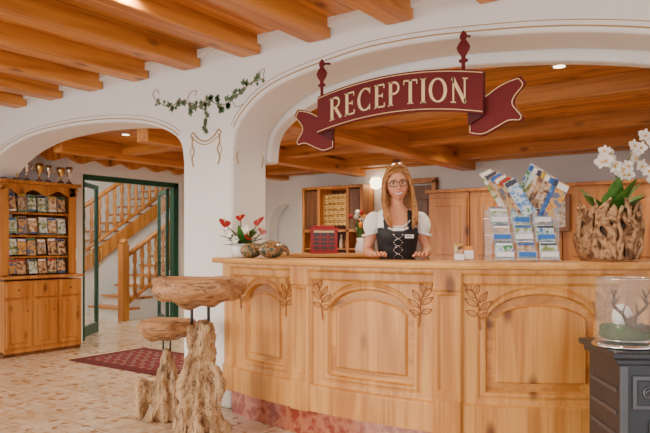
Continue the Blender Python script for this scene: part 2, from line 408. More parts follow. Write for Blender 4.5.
# ---------------------------------------------------------------- sign
b=B(); SC=1.442; zc=lambda x:2.170-.20*x*x; HW=.575
n=40; vs=[];fs=[]
for i in range(n+1):
    x=-HW+2*HW*i/n
    for y in (-.10,-.08):
        for dz in (-.122,.122): vs.append((SC+x,y,zc(x)+dz))
for i in range(n):
    a=i*4; c=a+4
    fs+=[[a,c,c+1,a+1],[a+2,a+3,c+3,c+2],[a+1,c+1,c+3,a+3],[a,a+2,c+2,c]]
fs+=[[0,1,3,2],[n*4,n*4+2,n*4+3,n*4+1]]
b.add(vs,fs,m_red)
for dz in (-.110,.110): b.tube([(SC-HW+2*HW*i/n,-.101,zc(-HW+2*HW*i/n)+dz) for i in range(n+1)],.003,m_cream,5)
for sg in (-1,1):
    e=SC+sg*HW
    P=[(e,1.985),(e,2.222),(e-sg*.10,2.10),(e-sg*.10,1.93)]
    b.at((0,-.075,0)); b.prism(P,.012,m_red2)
    tail=cr([(-.10,2.10),(-.02,2.085),(.06,2.13),(.13,2.16),(.20,2.175)],4)+cr([(.20,2.175),(.225,2.13),(.175,2.07),(.165,2.02),(.215,1.95),(.205,1.925)],4)[1:]+cr([(.205,1.925),(.14,1.93),(.06,1.895),(-.02,1.865),(-.10,1.88)],4)[1:]
    tl=[(e+sg*p[0],p[1]) for p in tail]
    b.at((0,-.055,0)); b.prism(tl,.015,m_red)
    b.tube([(p[0]+(e-p[0])*.06,-.003,p[1]+(2.02-p[1])*.08) for p in tl],.003,m_cream,5,closed=True)
    b.at()
    hx=SC+sg*.515+(-.03 if sg<0 else -.06)
    z0=zc(sg*.5)+.11
    b.lathe([(.012,-.05),(.012,.06),(.028,.065),(.028,.078),(.012,.085),(.016,.10),(.036,.13),(.042,.15),(.028,.175),(.014,.19),(.024,.205),(.020,.225),(.004,.245)],(hx,-.09,z0),m_red,16,sy=.5)
    b.tube([(hx,-.09,z0+.20),(hx,-.05,z0+.225),(hx,.0,z0+.235)],.008,m_red,8)
TK,TN=.15,.07
def arc(cx,cy,rx,ry,a0,a1,n=14): return [(cx+rx*math.cos(math.radians(a0+(a1-a0)*i/n)),cy+ry*math.sin(math.radians(a0+(a1-a0)*i/n))) for i in range(n+1)]
def ser(x,y,w=.26): return ([(x-w/2,y),(x+w/2,y)],.05)
bar=lambda x0,x1,y,up: [([(x0,y),(x1,y)],TN),([(x1,y-.09),(x1,y+.09)] if up==0 else [(x1,y),(x1,y+.16*up)],.05)]
GL={'I':(.2,[([(.1,0),(.1,1)],TK),ser(.1,.02),ser(.1,.98)]),
'T':(.66,[([(.33,0),(.33,1)],TK),([(.02,.965),(.64,.965)],TN),([(.03,.97),(.03,.80)],.05),([(.63,.97),(.63,.80)],.05),ser(.33,.02)]),
'E':(.52,[([(.12,0),(.12,1)],TK),ser(.1,.02,.2),ser(.1,.98,.2)]+bar(.12,.5,.035,1)+bar(.12,.40,.51,0)+bar(.12,.48,.965,-1)),
'P':(.56,[([(.12,0),(.12,1)],TK),ser(.12,.02),ser(.08,.98,.16),(([(.12,.965)]+arc(.28,.73,.22,.235,90,-90)+[(.12,.495)]),.09)]),
'R':(.64,[([(.12,0),(.12,1)],TK),ser(.12,.02),ser(.08,.98,.16),(([(.12,.965)]+arc(.28,.745,.22,.22,90,-90)+[(.12,.525)]),.09),([(.30,.52),(.60,.02)],.13)]),
'C':(.68,[(arc(.38,.5,.32,.46,48,312,22),.12),([(.61,.72),(.61,.97)],.05),([(.61,.03),(.61,.26)],.05)]),
'O':(.78,[(arc(.39,.5,.33,.46,0,360,30),.12)]),
'N':(.72,[([(.12,0),(.12,1)],TN),([(.60,0),(.60,1)],TN),([(.09,.98),(.61,.03)],.15),ser(.12,.02,.22),ser(.62,.98,.22)])}
word='RECEPTION'; LH=.146; gp=.16
W=sum(GL[c][0] for c in word)+gp*(len(word)-1); X=-W/2+.05
for c in word:
    w,st=GL[c]
    for pl,wd in st:
        vs=[];fs=[]
        for i,p in enumerate(pl):
            q0=pl[max(i-1,0)];q1=pl[min(i+1,len(pl)-1)]; t=Vector((q1[0]-q0[0],q1[1]-q0[1])).normalized(); nn=Vector((-t.y,t.x))*wd/2
            if c in 'OC' and len(pl)>10: nn*= .45+.75*abs(math.cos(math.atan2((p[1]-.5),(p[0]-.38)*1.3)))
            for sg in (1,-1):
                xx=(X+p[0]+sg*nn.x)*LH; zz=(p[1]+sg*nn.y-.5)*LH
                vs.append((SC+xx,-.1035,zc(xx)+zz))
        for i in range(len(pl)-1): fs.append([i*2,i*2+1,i*2+3,i*2+2])
        b.add(vs,fs,m_cream)
    X+=w+gp
b.obj('reception_sign',fixn=False)
# ---------------------------------------------------------------- driftwood tables
m_drift=wood('driftwood',(.58,.38,.20),(.34,.19,.08),2,scale=1.5,knots=True,rough=.6,bump=.8,kc=(.09,.035,.012),crack=True)
m_slab=wood('driftwood_slab',(.52,.27,.11),(.30,.13,.045),0,scale=1.6,rough=.4,bump=.5,crack=True,kc=(.10,.035,.012))
def slab(b,c,r,rot=0,seed=0):
    def fn(p,d):
        k=1+.16*noise.noise(Vector((d.x*1.6+seed,d.y*1.6,d.z)))+.06*noise.noise(Vector((d.x*5,d.y*5+seed,d.z*3)))
        q=Vector((p.x*k,p.y*k,p.z)); h=math.hypot(d.x,d.y)
        if p.z>0: q.z=min(p.z*1.6,r[2]*(.38+.32*h**5)*(1+.12*noise.noise(Vector((d.x*4,d.y*4,seed)))))
        else: q.z=p.z*(1+.6*noise.noise(Vector((d.x*3,d.y*3,seed+5))))
        return q
    b.ell(c,r,m_slab,56,fn,rot=(0,0,rot))
def knobbly(o,vox,st,sc):
    r_=o.modifiers.new('remesh','REMESH'); r_.mode='VOXEL'; r_.voxel_size=vox; r_.use_smooth_shade=True
    for k,(s1,s2) in enumerate(((st,sc),(st*.5,sc*.3))):
        t=bpy.data.textures.new(o.name+'_clouds%d'%k,'CLOUDS'); t.noise_scale=s2; t.noise_depth=2
        d=o.modifiers.new('displace','DISPLACE'); d.texture=t; d.strength=s1; d.mid_level=.5; d.texture_coords='LOCAL'
x,y=plan(-.81,4.22); E=empty('driftwood_table',(x,y,0),YAW)
b=B()
b.tube(cr([(.04,0,-.0),(.02,0,.12),(-.02,.01,.3),(.0,0,.5),(.02,0,.66),(.015,0,.75)],6),[.13+.02*math.cos(i) if i<4 else .128-.0020*i for i in range(25)]+[.08,.075,.065,.055,.04,.025],m_drift,28)
for (a,ln,r) in ((-.2,.20,.045),(1.4,.14,.045),(2.9,.18,.05),(3.9,.16,.045),(4.75,.17,.045),(5.5,.17,.045)):
    c,s_=math.cos(a),math.sin(a)
    P=cr([(c*.05,s_*.05,.42),(c*.09,s_*.09,.24),(c*.12,s_*.12,.11),(c*ln,s_*ln,.03)],6)
    b.tube(P,[r*(.5+.5*min(1,i/10)) for i in range(len(P)-3)]+[r*.8,r*.6,r*.35],m_drift,14)
b.tube(cr([(-.06,-.08,.10),(-.11,-.05,.33),(-.05,-.08,.50),(.03,-.08,.60),(.05,-.04,.74)],6),[.035,.04,.04,.038,.036,.035,.034,.032,.03,.03,.03,.03,.03,.028,.026,.024],m_drift,12)
b.tube(cr([(.10,-.05,.15),(.13,-.03,.36),(.07,-.06,.50),(-.03,-.08,.58),(-.06,-.04,.73)],6),[.04,.04,.036,.034,.032,.03,.03,.028,.028,.026,.025,.024,.024],m_drift,12)
o=b.obj('trunk',parent=E); knobbly(o,.009,.05,.08)
b=B()
for dx,dy in ((-.055,0),(.05,.02)): b.lathe([(.010,.66),(.010,.92)],(dx,dy,0),m_black,12)
b.obj('posts',parent=E)
b=B(); slab(b,(-.02,0,.965),(.31,.22,.115),.0,3)
b.tube(cr([(-.29,-.02,1.0),(-.12,-.14,.99),(.08,-.14,.985),(.29,-.02,1.0)],5),[.03+.012*math.sin(i) for i in range(16)],m_slab,10,lump=.5)
b.obj('top_slab',parent=E)
x,y=plan(-1.18,4.62); E=empty('driftwood_stool',(x,y,0),YAW)
b=B()
P=cr([(.07,0,.0),(.05,0,.12),(.02,0,.25),(.05,0,.38),(.06,.0,.50)],5)
b.tube(P,[.07,.072,.075,.073,.07,.068,.065,.062,.06,.058,.055,.052,.05,.048,.045,.043,.04,.038,.035,.03,.022],m_drift,20)
P=cr([(-.14,.0,.02),(-.12,0,.14),(-.13,0,.25),(-.06,0,.22),(-.01,0,.12),(.04,0,.08)],5)
b.tube(P,[.035,.04,.045,.048,.048,.046,.044,.042,.04,.04,.04,.04,.04,.04,.042,.045,.045],m_drift,16)
b.tube(cr([(.14,-.02,.0),(.11,0,.18),(.10,0,.32),(.085,0,.44)],5),[.045,.042,.04,.04,.038,.035,.035,.035,.035,.03,.03,.028,.026,.022,.018,.012],m_drift,14)
b.tube(cr([(-.05,-.05,.0),(.0,-.04,.1),(.02,-.03,.2)],5),[.045,.04,.035,.035,.035,.03],m_drift,12)
o=b.obj('root',parent=E); knobbly(o,.009,.032,.07)
b=B()
for dx in (.03,.08): b.lathe([(.007,.38),(.007,.66)],(dx,0,0),m_black,10)
b.obj('posts',parent=E)
b=B(); slab(b,(.06,0,.66),(.21,.16,.09),.0,9); b.obj('seat_slab',parent=E)
# ---------------------------------------------------------------- brochures
BC=[[(.02,.10,.40),(.12,.3,.6),(.7,.75,.8),(.05,.25,.1)],[(.5,.6,.7),(.05,.2,.5),(.02,.08,.3)],[(.4,.08,.02),(.7,.4,.08),(.12,.15,.25)],[(.04,.12,.03),(.28,.34,.12),(.6,.7,.75)],[(.45,.04,.03),(.75,.6,.4),(.15,.06,.03)],[(.12,.16,.25),(.6,.5,.4),(.25,.15,.07)],[(.20,.08,.02),(.5,.3,.12),(.7,.6,.5)],[(.02,.03,.06),(.25,.12,.07),(.6,.4,.22)]]
BRM=[ramp_mat('brochure_print_%d'%i,c,26,.3) for i,c in enumerate(BC)]
HD=[mat('brochure_head_%d'%i,c,.4) for i,c in enumerate([(.8,.8,.8),(.02,.12,.42),(.55,.38,.04),(.4,.03,.02),(.03,.16,.08),(.04,.05,.09)])]
def card(b,c,w,h,rot=(0,0,0),k=None,hd=None):
    old=b.M; b.M=old@Matrix.Translation(c)@Euler(rot).to_matrix().to_4x4()
    b.box((0,0,0),(w,.004,h),BRM[k if k is not None else random.randrange(8)])
    b.box((0,-.0025,h*.41),(w*.92,.002,h*.12),HD[hd if hd is not None else random.choice([0,0,1,2,3,4,5,5])])
    if random.random()<.4: b.box((0,-.0025,-h*.44),(w,.002,h*.08),HD[random.choice([0,1,4,5])])
    b.M=old
m_blue=mat('label_blue',(.015,.14,.5),.4)
b=B(); m_acr=mat('acrylic_clear',(.7,.8,.9),.05,alpha=.2)
for k,(z,y) in enumerate(((.0,-.12),(.10,-.06),(.20,.0))):
    for j in range(3):
        x=-.125+.125*j
        b.box((x,y,z+.01),(.115,.06,.006),m_acr); b.box((x,y-.035,z+.035),(.115,.003,.055),m_acr)
        for q in range(3): card(b,(x,y-.02+.012*q,z+.06+.006*q),.10,.09,(-.25,0,0),[0,5,3][(j+k+q)%3],[0,1,5][(j+q)%3])
        b.box((x,y-.040,z+.040),(.095,.002,.026),m_blue if (j+k)%2 else HD[0],(-.1,0,0))
for x in (-.19,-.063,.063,.19):
    b.box((x,-.04,.15),(.004,.16,.30),m_acr)
    b.tube([(x,-.15,.004),(x,.06,.004),(x,.075,.34)],.003,m_chrome,6)
for z in (.05,.15,.25): b.tube([(-.19,.045+z*.1,z),(.19,.045+z*.1,z)],.003,m_chrome,6)
for i in range(6): card(b,(-.135+.026*i,.03-.010*i,.43-.012*i),.075,.23,(-.12,-.52,0),[3,6,5,2,7,0][i],[0,5,1,0,3,5][i])
for i in range(8): card(b,(.055+.020*i,.06-.012*i,.43-.016*i),.07,.30,(-.10,.46,0),[0,3,6,7,5,4,1,2][i],[1,0,5,2,0,1,5,0][i])
x,y=plan(1.135,3.80); b.obj('brochure_rack',(x,y,1.152),YAW)
b=B(); b.box((0,0,.004),(.12,.07,.008),m_acr,bev=.001)
for i in range(3): card(b,(-.03,-.02+.012*i,.055),.05,.09,(-.2,0,0))
m_or=mat('orange_card',(.8,.3,.05),.5)
b.box((.03,0,.045),(.055,.01,.08),m_or,(-.2,0,0)); b.box((.03,-.015,.035),(.055,.008,.05),m_white,(-.2,0,0))
b.box((-.03,-.035,.02),(.055,.004,.035),m_white,(-.2,0,0))
x,y=plan(.82,3.86); b.obj('card_holder',(x,y,1.152),YAW)
# ---------------------------------------------------------------- orchid planter
m_bark=ramp_mat('bark_planter',[(.08,.035,.015),(.26,.13,.055),(.52,.33,.18),(.36,.19,.08),(.13,.06,.025)],18,.75,bump=.8)
m_pet=mat('orchid_petal',(.88,.86,.80),.5); m_stem=mat('orchid_stem',(.12,.16,.04),.5)
m_soil=mat('soil',(.05,.03,.02),.9,bump=.5)
b=B()
for i in range(38):
    a=2*math.pi*i/38; r=random.uniform(.140,.165); c,s_=math.cos(a),math.sin(a); h=random.uniform(.24,.36); w=random.uniform(-.03,.03)
    P=cr([(c*r*.9,s_*r*.9,.004),(c*r*1.02+w,s_*r*1.02,h*.35),(c*r*1.0-w,s_*r,h*.7),(c*r*.98+w,s_*r*.98,h)],4)
    q=random.uniform(.012,.024)
    b.tube(P,[q*k for k in (1,1.1,1.2,1.1,1,1.1,1.1,1,.9,.9,.8,.6,.3)],m_bark,9,lump=.9)
for i in range(7):
    z=random.uniform(.05,.24); a=random.uniform(-2.6,-.5)
    b.tube([(.165*math.cos(a+u),.165*math.sin(a+u),z+.04*math.sin(u*5+i)) for u in [k*.12 for k in range(8)]],.010,m_bark,7,lump=.9)
b.lathe([(.12,.01),(.145,.2),(.13,.22)],(0,0,0),m_soil,20)
b.tube(cr([(-.17,-.02,.03),(-.20,-.02,.15),(-.18,-.03,.29),(-.13,-.03,.22),(-.15,-.03,.14)],5),.016,m_bark,8,lump=.4)
for a,ln,dz in ((-2.8,.20,.06),(-1.9,.14,.02),(-.6,.20,.05),(.2,.24,.08),(1.2,.16,.1),(2.4,.2,.12),(-1.2,.14,.10),(-.1,.18,.14),(-1.6,.12,.16),(-.9,.16,.15)):
    c,s_=math.cos(a),math.sin(a)
    b.leaf((c*.03,s_*.03,.24),(c*ln,s_*ln,.31+dz+.05),.10,m_leaf,droop=.04)
mat_yel=mat('orchid_throat',(.75,.45,.08),.5)
def orchid(b,c,sz,face):
    R=Matrix.Translation(c)@Euler(face).to_matrix().to_4x4(); old=b.M; b.M=old@R
    for k in range(5):
        a=math.pi/2+k*2*math.pi/5; w=.95 if k in (1,4) else .6
        b.leaf((0,0,0),(math.cos(a)*sz,-.004,math.sin(a)*sz),sz*w,m_pet,up=(0,-1,0),n=5,cup=-.15)
    b.ell((0,-.012,-.004),(sz*.18,sz*.2,sz*.2),mat_yel,8); b.M=old
for base_,P in ((0,[(.02,0,.22),(.03,.0,.4),(.02,-.02,.56),(-.04,-.06,.61),(-.11,-.09,.56)]),(1,[(.03,0,.22),(.06,0,.42),(.10,-.02,.60),(.17,-.05,.69),(.24,-.08,.71)])):
    Q=cr(P,6); b.tube(Q,.0045,m_stem,6)
    for i in range(9,len(Q),2):
        p=Q[i]; orchid(b,(p[0]+random.uniform(-.03,.03),p[1]-.03,p[2]+random.uniform(-.03,.03)),random.uniform(.036,.046),(random.uniform(-.3,.3),random.uniform(-.5,.5),random.uniform(-.6,.6)))
for p in ((.20,-.06,.52),(.15,-.07,.55),(.22,-.06,.47),(.12,-.05,.60),(.05,-.05,.50),(.0,-.06,.55)): orchid(b,p,.042,(random.uniform(-.3,.3),random.uniform(-.5,.5),random.uniform(-.5,.5)))
x,y=plan(1.70,3.87); b.obj('potted_orchid',(x,y,1.158),YAW)
# ---------------------------------------------------------------- flower arrangement
b=B(); m_anth=mat('anthurium_red',(.36,.010,.012),.3)
b.lathe([(.05,0),(.075,.02),(.085,.07),(.07,.10),(.06,.095)],(0,0,0),m_white,24)
for i in range(34):
    a=i*.9; ln=random.uniform(.10,.20); z=random.uniform(.10,.27)
    b.leaf((0,0,.08),(math.cos(a)*ln,math.sin(a)*ln*.6,z),random.uniform(.045,.07),m_leaf,droop=.03)
for (x,z,sz,tx) in ((-.12,.25,.045,.3),(-.01,.29,.036,-.2),(.12,.26,.046,-.4),(.15,.19,.036,.4),(.05,.15,.03,.2)):
    b.tube(cr([(0,0,.08),(x*.5,-.02,z*.6),(x,-.03,z)],5),.004,m_stem,6)
    P=[(sz*(16*math.sin(t)**3)/16,sz*(13*math.cos(t)-5*math.cos(2*t)-2*math.cos(3*t))/14) for t in [2*math.pi*k/24 for k in range(24)]]
    b.at((x,-.05,z),(-.8,tx,tx)); b.prism(P,.003,m_anth); b.at()
    b.tube([(x,-.055,z),(x+.005,-.08,z+.035)],.004,m_cream,6)
for (x,z) in ((-.09,.17),(.03,.21),(-.04,.13)):
    for k in range(6):
        a=k*math.pi/3; b.leaf((x,-.08,z),(x+math.cos(a)*.03,-.09,z+math.sin(a)*.03),.024,m_pet,up=(0,-1,0),n=4)
x,y=plan(-.60,4.72); b.obj('anthurium_arrangement',(x,y,1.152),YAW)
m_gourd=ramp_mat('mottled_glaze',[(.02,.035,.02),(.18,.08,.03),(.32,.20,.09),(.04,.06,.04)],26,.22,bump=.3)
for nm,X_,D_,r in (('glazed_gourd',-.52,4.58,.062),('glazed_gourd',-.37,4.49,.072)):
    b=B()
    def fn(p,d,r=r):
        k=1+.08*abs(math.sin(4*math.atan2(d.y,d.x))); return Vector((p.x*k,p.y*k,p.z))
    b.ell((0,0,r*.86),(r*1.2,r,r*.85),m_gourd,32,fn)
    b.tube(cr([(r*.6,0,r*1.15),(r*1.2,-.01,r*1.05),(r*1.6,0,r*.55),(r*1.5,.01,.02)],5),[r*(.4-.022*i) for i in range(16)],m_gourd,12)
    x,y=plan(X_,D_); b.obj(nm,(x,y,1.151),YAW)
b=B(); b.box((0,0,.57),(1.5,.36,1.14),m_orZ,bev=.01); b.box((0,0,1.155),(1.56,.42,.03),m_cap,bev=.006)
for k in range(3): b.box((-.5+.5*k,-.185,.6),(.42,.014,.9),m_orZ,bev=.008)
x,y=plan(-.12,5.62); b.obj('back_counter',(x,y,0),YAW+.0)
b=B(); m_tred=mat('signal_red',(.36,.006,.008),.4)
b.box((0,0,.01),(.24,.16,.02),m_tred,bev=.003); b.box((0,0,.11),(.20,.13,.19),mat('smoked_pane',(.06,.015,.015),.3))
for sx in (-.10,.10):
    for sy in (-.067,.067): b.box((sx,sy,.11),(.024,.014,.19),m_tred)
for x_ in (-.033,.033): b.box((x_,-.068,.11),(.010,.008,.19),m_tred)
for z in (.03,.065,.10,.135): b.box((0,-.068,z),(.20,.008,.009),m_tred)
b.box((0,0,.20),(.24,.16,.03),m_tred,bev=.003); b.box((0,-.075,.185),(.17,.01,.022),m_cream); b.box((0,0,.222),(.19,.13,.025),m_tred,bev=.010)
x,y=plan(-.008,5.5); b.obj('miniature_telephone_box',(x,y,1.171),YAW)
b=B(); b.lathe([(.04,0),(.05,.04),(.03,.10),(.035,.13)],(0,0,0),m_white,16)
for i in range(14):
    a=i*2.4; x_=.09*math.cos(a)*random.random(); y_=.06*math.sin(a); z=random.uniform(.2,.36)
    b.tube([(0,0,.1),(x_,y_,z)],.003,m_stem,5)
    b.ell((x_,y_,z),(.022,.022,.02),random.choice([m_pet,m_anth,m_or]),8); b.leaf((0,0,.12),(x_*1.3,y_,z-.05),.03,m_leaf)
x,y=plan(.30,5.5); b.obj('vase_of_flowers',(x,y,1.171),YAW)
# ---------------------------------------------------------------- stove
b=B(); m_iron=mat('cast_iron_enamel',(.035,.04,.05),.38,.4,bump=.05); m_iron2=mat('cast_iron_relief',(.09,.095,.11),.35,.5)
b.box((0,0,.40),(.56,.40,.68),m_iron,bev=.01); b.box((0,0,.765),(.64,.48,.03),m_iron,bev=.008); b.box((0,0,.735),(.60,.44,.03),m_iron,bev=.008)
b.box((0,0,.06),(.60,.44,.04),m_iron,bev=.008)
for sx in (-.25,.25):
    for sy in (-.17,.17): b.tube([(sx,sy,.06),(sx*1.04,sy*1.06,.03),(sx*1.1,sy*1.12,0)],[.03,.02,.025],m_iron,10)
for sx in (-.265,.265): b.box((sx,-.2,.40),(.035,.02,.64),m_iron2,bev=.006)
b.box((.0,-.203,.60),(.46,.012,.15),m_iron2,bev=.004); b.box((0,-.21,.60),(.42,.012,.11),m_iron,bev=.004)
for k in (-1,1):
    b.tube([(k*(.02+.15*u),-.218,.60+.03*math.sin(u*9)*(1-u*.4)) for u in [i/20 for i in range(21)]],.006,m_iron2,6)
    b.tube([(k*.17+.022*math.cos(a)*(1-a/14),-.218,.60+.03*math.sin(a)*(1-a/14)) for a in [i*.5 for i in range(20)]],.005,m_iron2,6)
b.ell((0,-.216,.60),(.03,.012,.025),m_iron2,14)
b.box((.03,-.205,.31),(.38,.02,.34),m_iron2,bev=.008); b.box((.03,-.216,.31),(.32,.01,.28),m_iron,bev=.004)
arch_=[(.03+.13*math.cos(a),-.222,.33+.10*math.sin(a)) for a in [math.pi*i/16 for i in range(17)]]
b.tube([(.16,-.222,.2)]+arch_+[(-.10,-.222,.2)],.007,m_iron2,6,closed=True)
b.tube([(-.19,-.225,.36),(-.19,-.25,.34),(-.19,-.25,.28),(-.19,-.225,.26)],.008,m_chrome,8)
for z in (.2,.3,.4,.5,.6): b.box((-.282,0,z),(.006,.32,.02),m_iron2,bev=.002)
x,y=plan(1.585,3.03); so=b.obj('cast_iron_stove',(x,y,0),YAW-.06)
b=B(); r=.13
b.lathe([(r*.4,.02),(r*.98,.02),(r,.03),(r,.31),(r-.005,.31),(r-.006,.032),(r*.4,.03)],(0,0,0),m_glass,40)
for z in (.035,.31): b.tube([(r*math.cos(a),r*math.sin(a),z) for a in [2*math.pi*i/40 for i in range(40)]],.0025,m_chrome,6,closed=True)
b.lathe([(r*1.1,0),(r*1.12,.008),(r*1.02,.018),(r*.6,.02)],(0,0,0),m_chrome,32)
m_moss=mat('moss',(.06,.09,.015),.9,bump=.8,bs=60); m_ant=mat('antler_brown',(.10,.045,.02),.6)
b.ell((0,0,.055),(r*.88,r*.88,.04),m_moss,24)
for i in range(30):
    a=i*2.4; q=r*.8*math.sqrt(random.random()); b.ell((q*math.cos(a),q*math.sin(a),.085),(.018,.018,.014),random.choice([m_moss,m_moss,m_ant,m_leaf]),8)
b.ell((0,.03,.13),(.045,.045,.06),m_white,16)
for sg in (-1,1):
    b.tube(cr([(sg*.008,-.04,.10),(sg*.035,-.05,.15),(sg*.075,-.05,.19),(sg*.062,-.04,.26)],5),[.009-.0003*i for i in range(16)],m_ant,8)
    for (x0,z0,x1,z1) in ((.035,.15,.022,.20),(.06,.175,.095,.21),(.072,.20,.045,.235),(.07,.22,.09,.265)): b.tube([(sg*x0,-.05,z0),(sg*x1,-.055,z1)],[.006,.002],m_ant,6)
b.ell((0,-.065,.115),(.02,.03,.028),m_ant,12); b.ell((0,-.09,.10),(.011,.018,.014),m_ant,10)
x,y=plan(1.385,3.0); b.obj('hurricane_candle_vase',(x,y,.782),YAW)
# ---------------------------------------------------------------- hutch
b=B()
W_=.95;D_=.33
b.box((W_/2,D_/2,.44),(W_,D_,.80),m_orZ,bev=.004); b.box((W_/2,D_/2,.03),(W_,D_-.03,.06),m_brown)
b.box((W_/2,D_/2-.015,.875),(W_+.04,D_+.03,.03),m_orZ,bev=.006)
for k in range(3):
    x=W_*(k+.5)/3
    b.box((x,-.008,.36),(W_/3-.03,.018,.52),m_orZ,bev=.005); b.box((x,-.02,.36),(W_/3-.12,.012,.42),m_orZ,bev=.008)
    b.box((x,-.008,.74),(W_/3-.03,.018,.17),m_orZ,bev=.005); b.ell((x,-.025,.74),(.012,.012,.012),m_brown,10); b.ell((x+.10,-.025,.5),(.011,.011,.011),m_brown,10)
for x in (.015,W_-.015):
    prof=[(.10,.89),(.10,1.05),(.17,1.12),(.10,1.2),(.10,1.86),(.04,1.90),(.33,1.94),(.33,.89)]
    b.M=Matrix(((0,1,0,x-.0125),(1,0,0,0),(0,0,1,0),(0,0,0,1))); b.prism(prof,.025,m_orZ); b.at()
b.box((W_/2,.32,1.41),(W_,.015,1.05),m_brown)
for x in (.06,W_-.06): b.box((x,.10,1.41),(.09,.02,1.02),m_orZ,bev=.003)
b.box((W_/2,.175,1.95),(W_+.05,.30,.035),m_orZ,bev=.006)
P=[(0,1.93)]+[(W_*i/30,1.84+.03*math.sin(i*.63)) for i in range(31)]+[(W_,1.93)]
b.at((0,.09,0)); b.prism(P,.02,m_orZ); b.at()
for z in (1.10,1.34,1.60): b.box((W_/2,.22,z),(W_-.04,.16,.018),m_orZ)
for z,hh in ((.90,.19),(1.11,.22),(1.35,.22),(1.61,.22)):
    for j in range(6):
        x=.165+.124*j
        for q in range(2): card(b,(x+random.uniform(-.012,.012),.15+.04*q,z+hh/2),.10,hh*random.uniform(.75,1),(-.15,random.uniform(-.04,.04),0),random.choice([2,4,5,6,7,3,7,6]))
b.obj('pine_hutch',(-3.53,.15,0),math.pi/2)
for i in range(7):
    b=B(); h=random.uniform(.18,.26); mt=m_brass if i%2 else m_chrome
    b.lathe([(.03,0),(.03,.03),(.012,.035),(.008,h*.4),(.03,h*.55),(.042,h*.8),(.045,h),(.038,h),(.03,h*.7)],(0,0,0),mt,16)
    b.box((0,0,.012),(.065,.065,.024),m_black)
    for sg in (-1,1): b.tube(cr([(sg*.04,0,h*.9),(sg*.07,0,h*.85),(sg*.06,0,h*.65),(sg*.035,0,h*.62)],4),.004,mt,6)
    b.obj('trophy_cup',(-3.68+.04*(i%2),.22+.135*i,1.9685),.9)
# ---------------------------------------------------------------- green glass door + stair hall
b=B()
def vbar(t,z0=0,z1=2.15,w=.07,s=-4.0,d=.09): b.box((s,t,(z0+z1)/2),(d,w,z1-z0),m_green,bev=.004)
vbar(1.405);vbar(2.975,w=.09); b.box((-4.0,2.195,2.115),(.09,1.65,.07),m_green,bev=.004)
b.obj('door_frame_green')
def leafdoor(b,w):
    b.box((.035,0,1.04),(.07,.045,2.06),m_green,bev=.004); b.box((w-.035,0,1.04),(.07,.045,2.06),m_green,bev=.004)
    b.box((w/2,0,2.04),(w,.045,.06),m_green,bev=.004); b.box((w/2,0,.09),(w,.045,.14),m_green,bev=.004); b.box((w/2,0,1.05),(w-.1,.006,1.92),m_glass)
    for sy in (-1,1): b.tube([(w-.03,sy*.03,.95),(w-.03,sy*.07,.97),(w-.03,sy*.07,1.17),(w-.03,sy*.03,1.19)],.009,m_brass,8)
b=B(); leafdoor(b,.72); b.obj('door_leaf',(-4.08,1.47,0),math.radians(129))
b=B(); leafdoor(b,.72); b.obj('door_leaf',(-4.08,2.92,0),math.radians(150))
b=B(); b.box((-7.8,3.0,1.8),(.2,9,3.6),m_plaster); b.obj('wall_stair_outer')
b=B(); b.box((-5.9,7.0,1.8),(4.0,.2,3.6),m_plaster); b.obj('wall_stair_end')
b=B(); b.box((-5.95,-1.0,1.8),(3.6,.2,3.6),m_plaster); b.obj('wall_stair_near')
b=B(); b.box((-5.85,2.95,3.4),(3.7,8,.1),m_plaster); b.obj('ceiling_stair')
b=B(); b.box((-4.0,4.9,3.0),(.2,4,1.0),m_plaster); b.box((-4.0,5.7,1.25),(.2,2.3,2.5),m_plaster); b.obj('wall_stair_inner')
m_tread=wood('stair_tread',(.60,.28,.08),(.45,.17,.04),0)
def rail(b,s,ta,za,tb,zb,nb,hh=.9,nw=True):
    b.tube([(s,ta,za+hh),(s,tb,zb+hh)],.04,m_orZ,10); b.tube([(s,ta,za+.12),(s,tb,zb+.12)],.035,m_orZ,8)
    for i in range(nb+1):
        u=(i+.5)/(nb+1); t=ta+(tb-ta)*u; z=za+(zb-za)*u
        b.lathe([(.025,.12),(.036,.3),(.02,.36),(.034,.5),(.02,.64),(.036,.7),(.025,.9)],(s,t,z),m_orZ,8)
    if nw:
        for t,z in ((ta,za),(tb,zb)):
            b.box((s,t,z+hh/2+.05),(.13,.13,hh+.35),m_orZ,bev=.006); b.ell((s,t,z+hh+.26),(.07,.07,.06),m_orZ,12)
b=B(); t0=3.20
for i in range(9):
    b.box((-5.9,t0+.27*i+.135,.085*(i+1)),(1.0,.268,.17*(i+1)-.002),m_plaster); b.box((-5.9,t0+.27*i+.12,.175+.17*i),(1.02,.30,.035),m_tread,bev=.005)
rail(b,-5.37,3.12,.12,5.5,1.6,15)
b.obj('staircase')
b=B()
for i in range(12):
    h=.45+.17*i; b.box((-7.15,2.3+.27*i+.135,h/2),(.95,.268,h),m_plaster); b.box((-7.15,2.3+.27*i+.12,h+.015),(.97,.30,.035),m_tread,bev=.005)
rail(b,-6.62,2.35,.45,5.4,2.37,18,.9)
b.box((-6.62,3.9,1.30),(.05,3.2,.22),m_orZ,(.565,0,0),bev=.006)
b.obj('staircase')
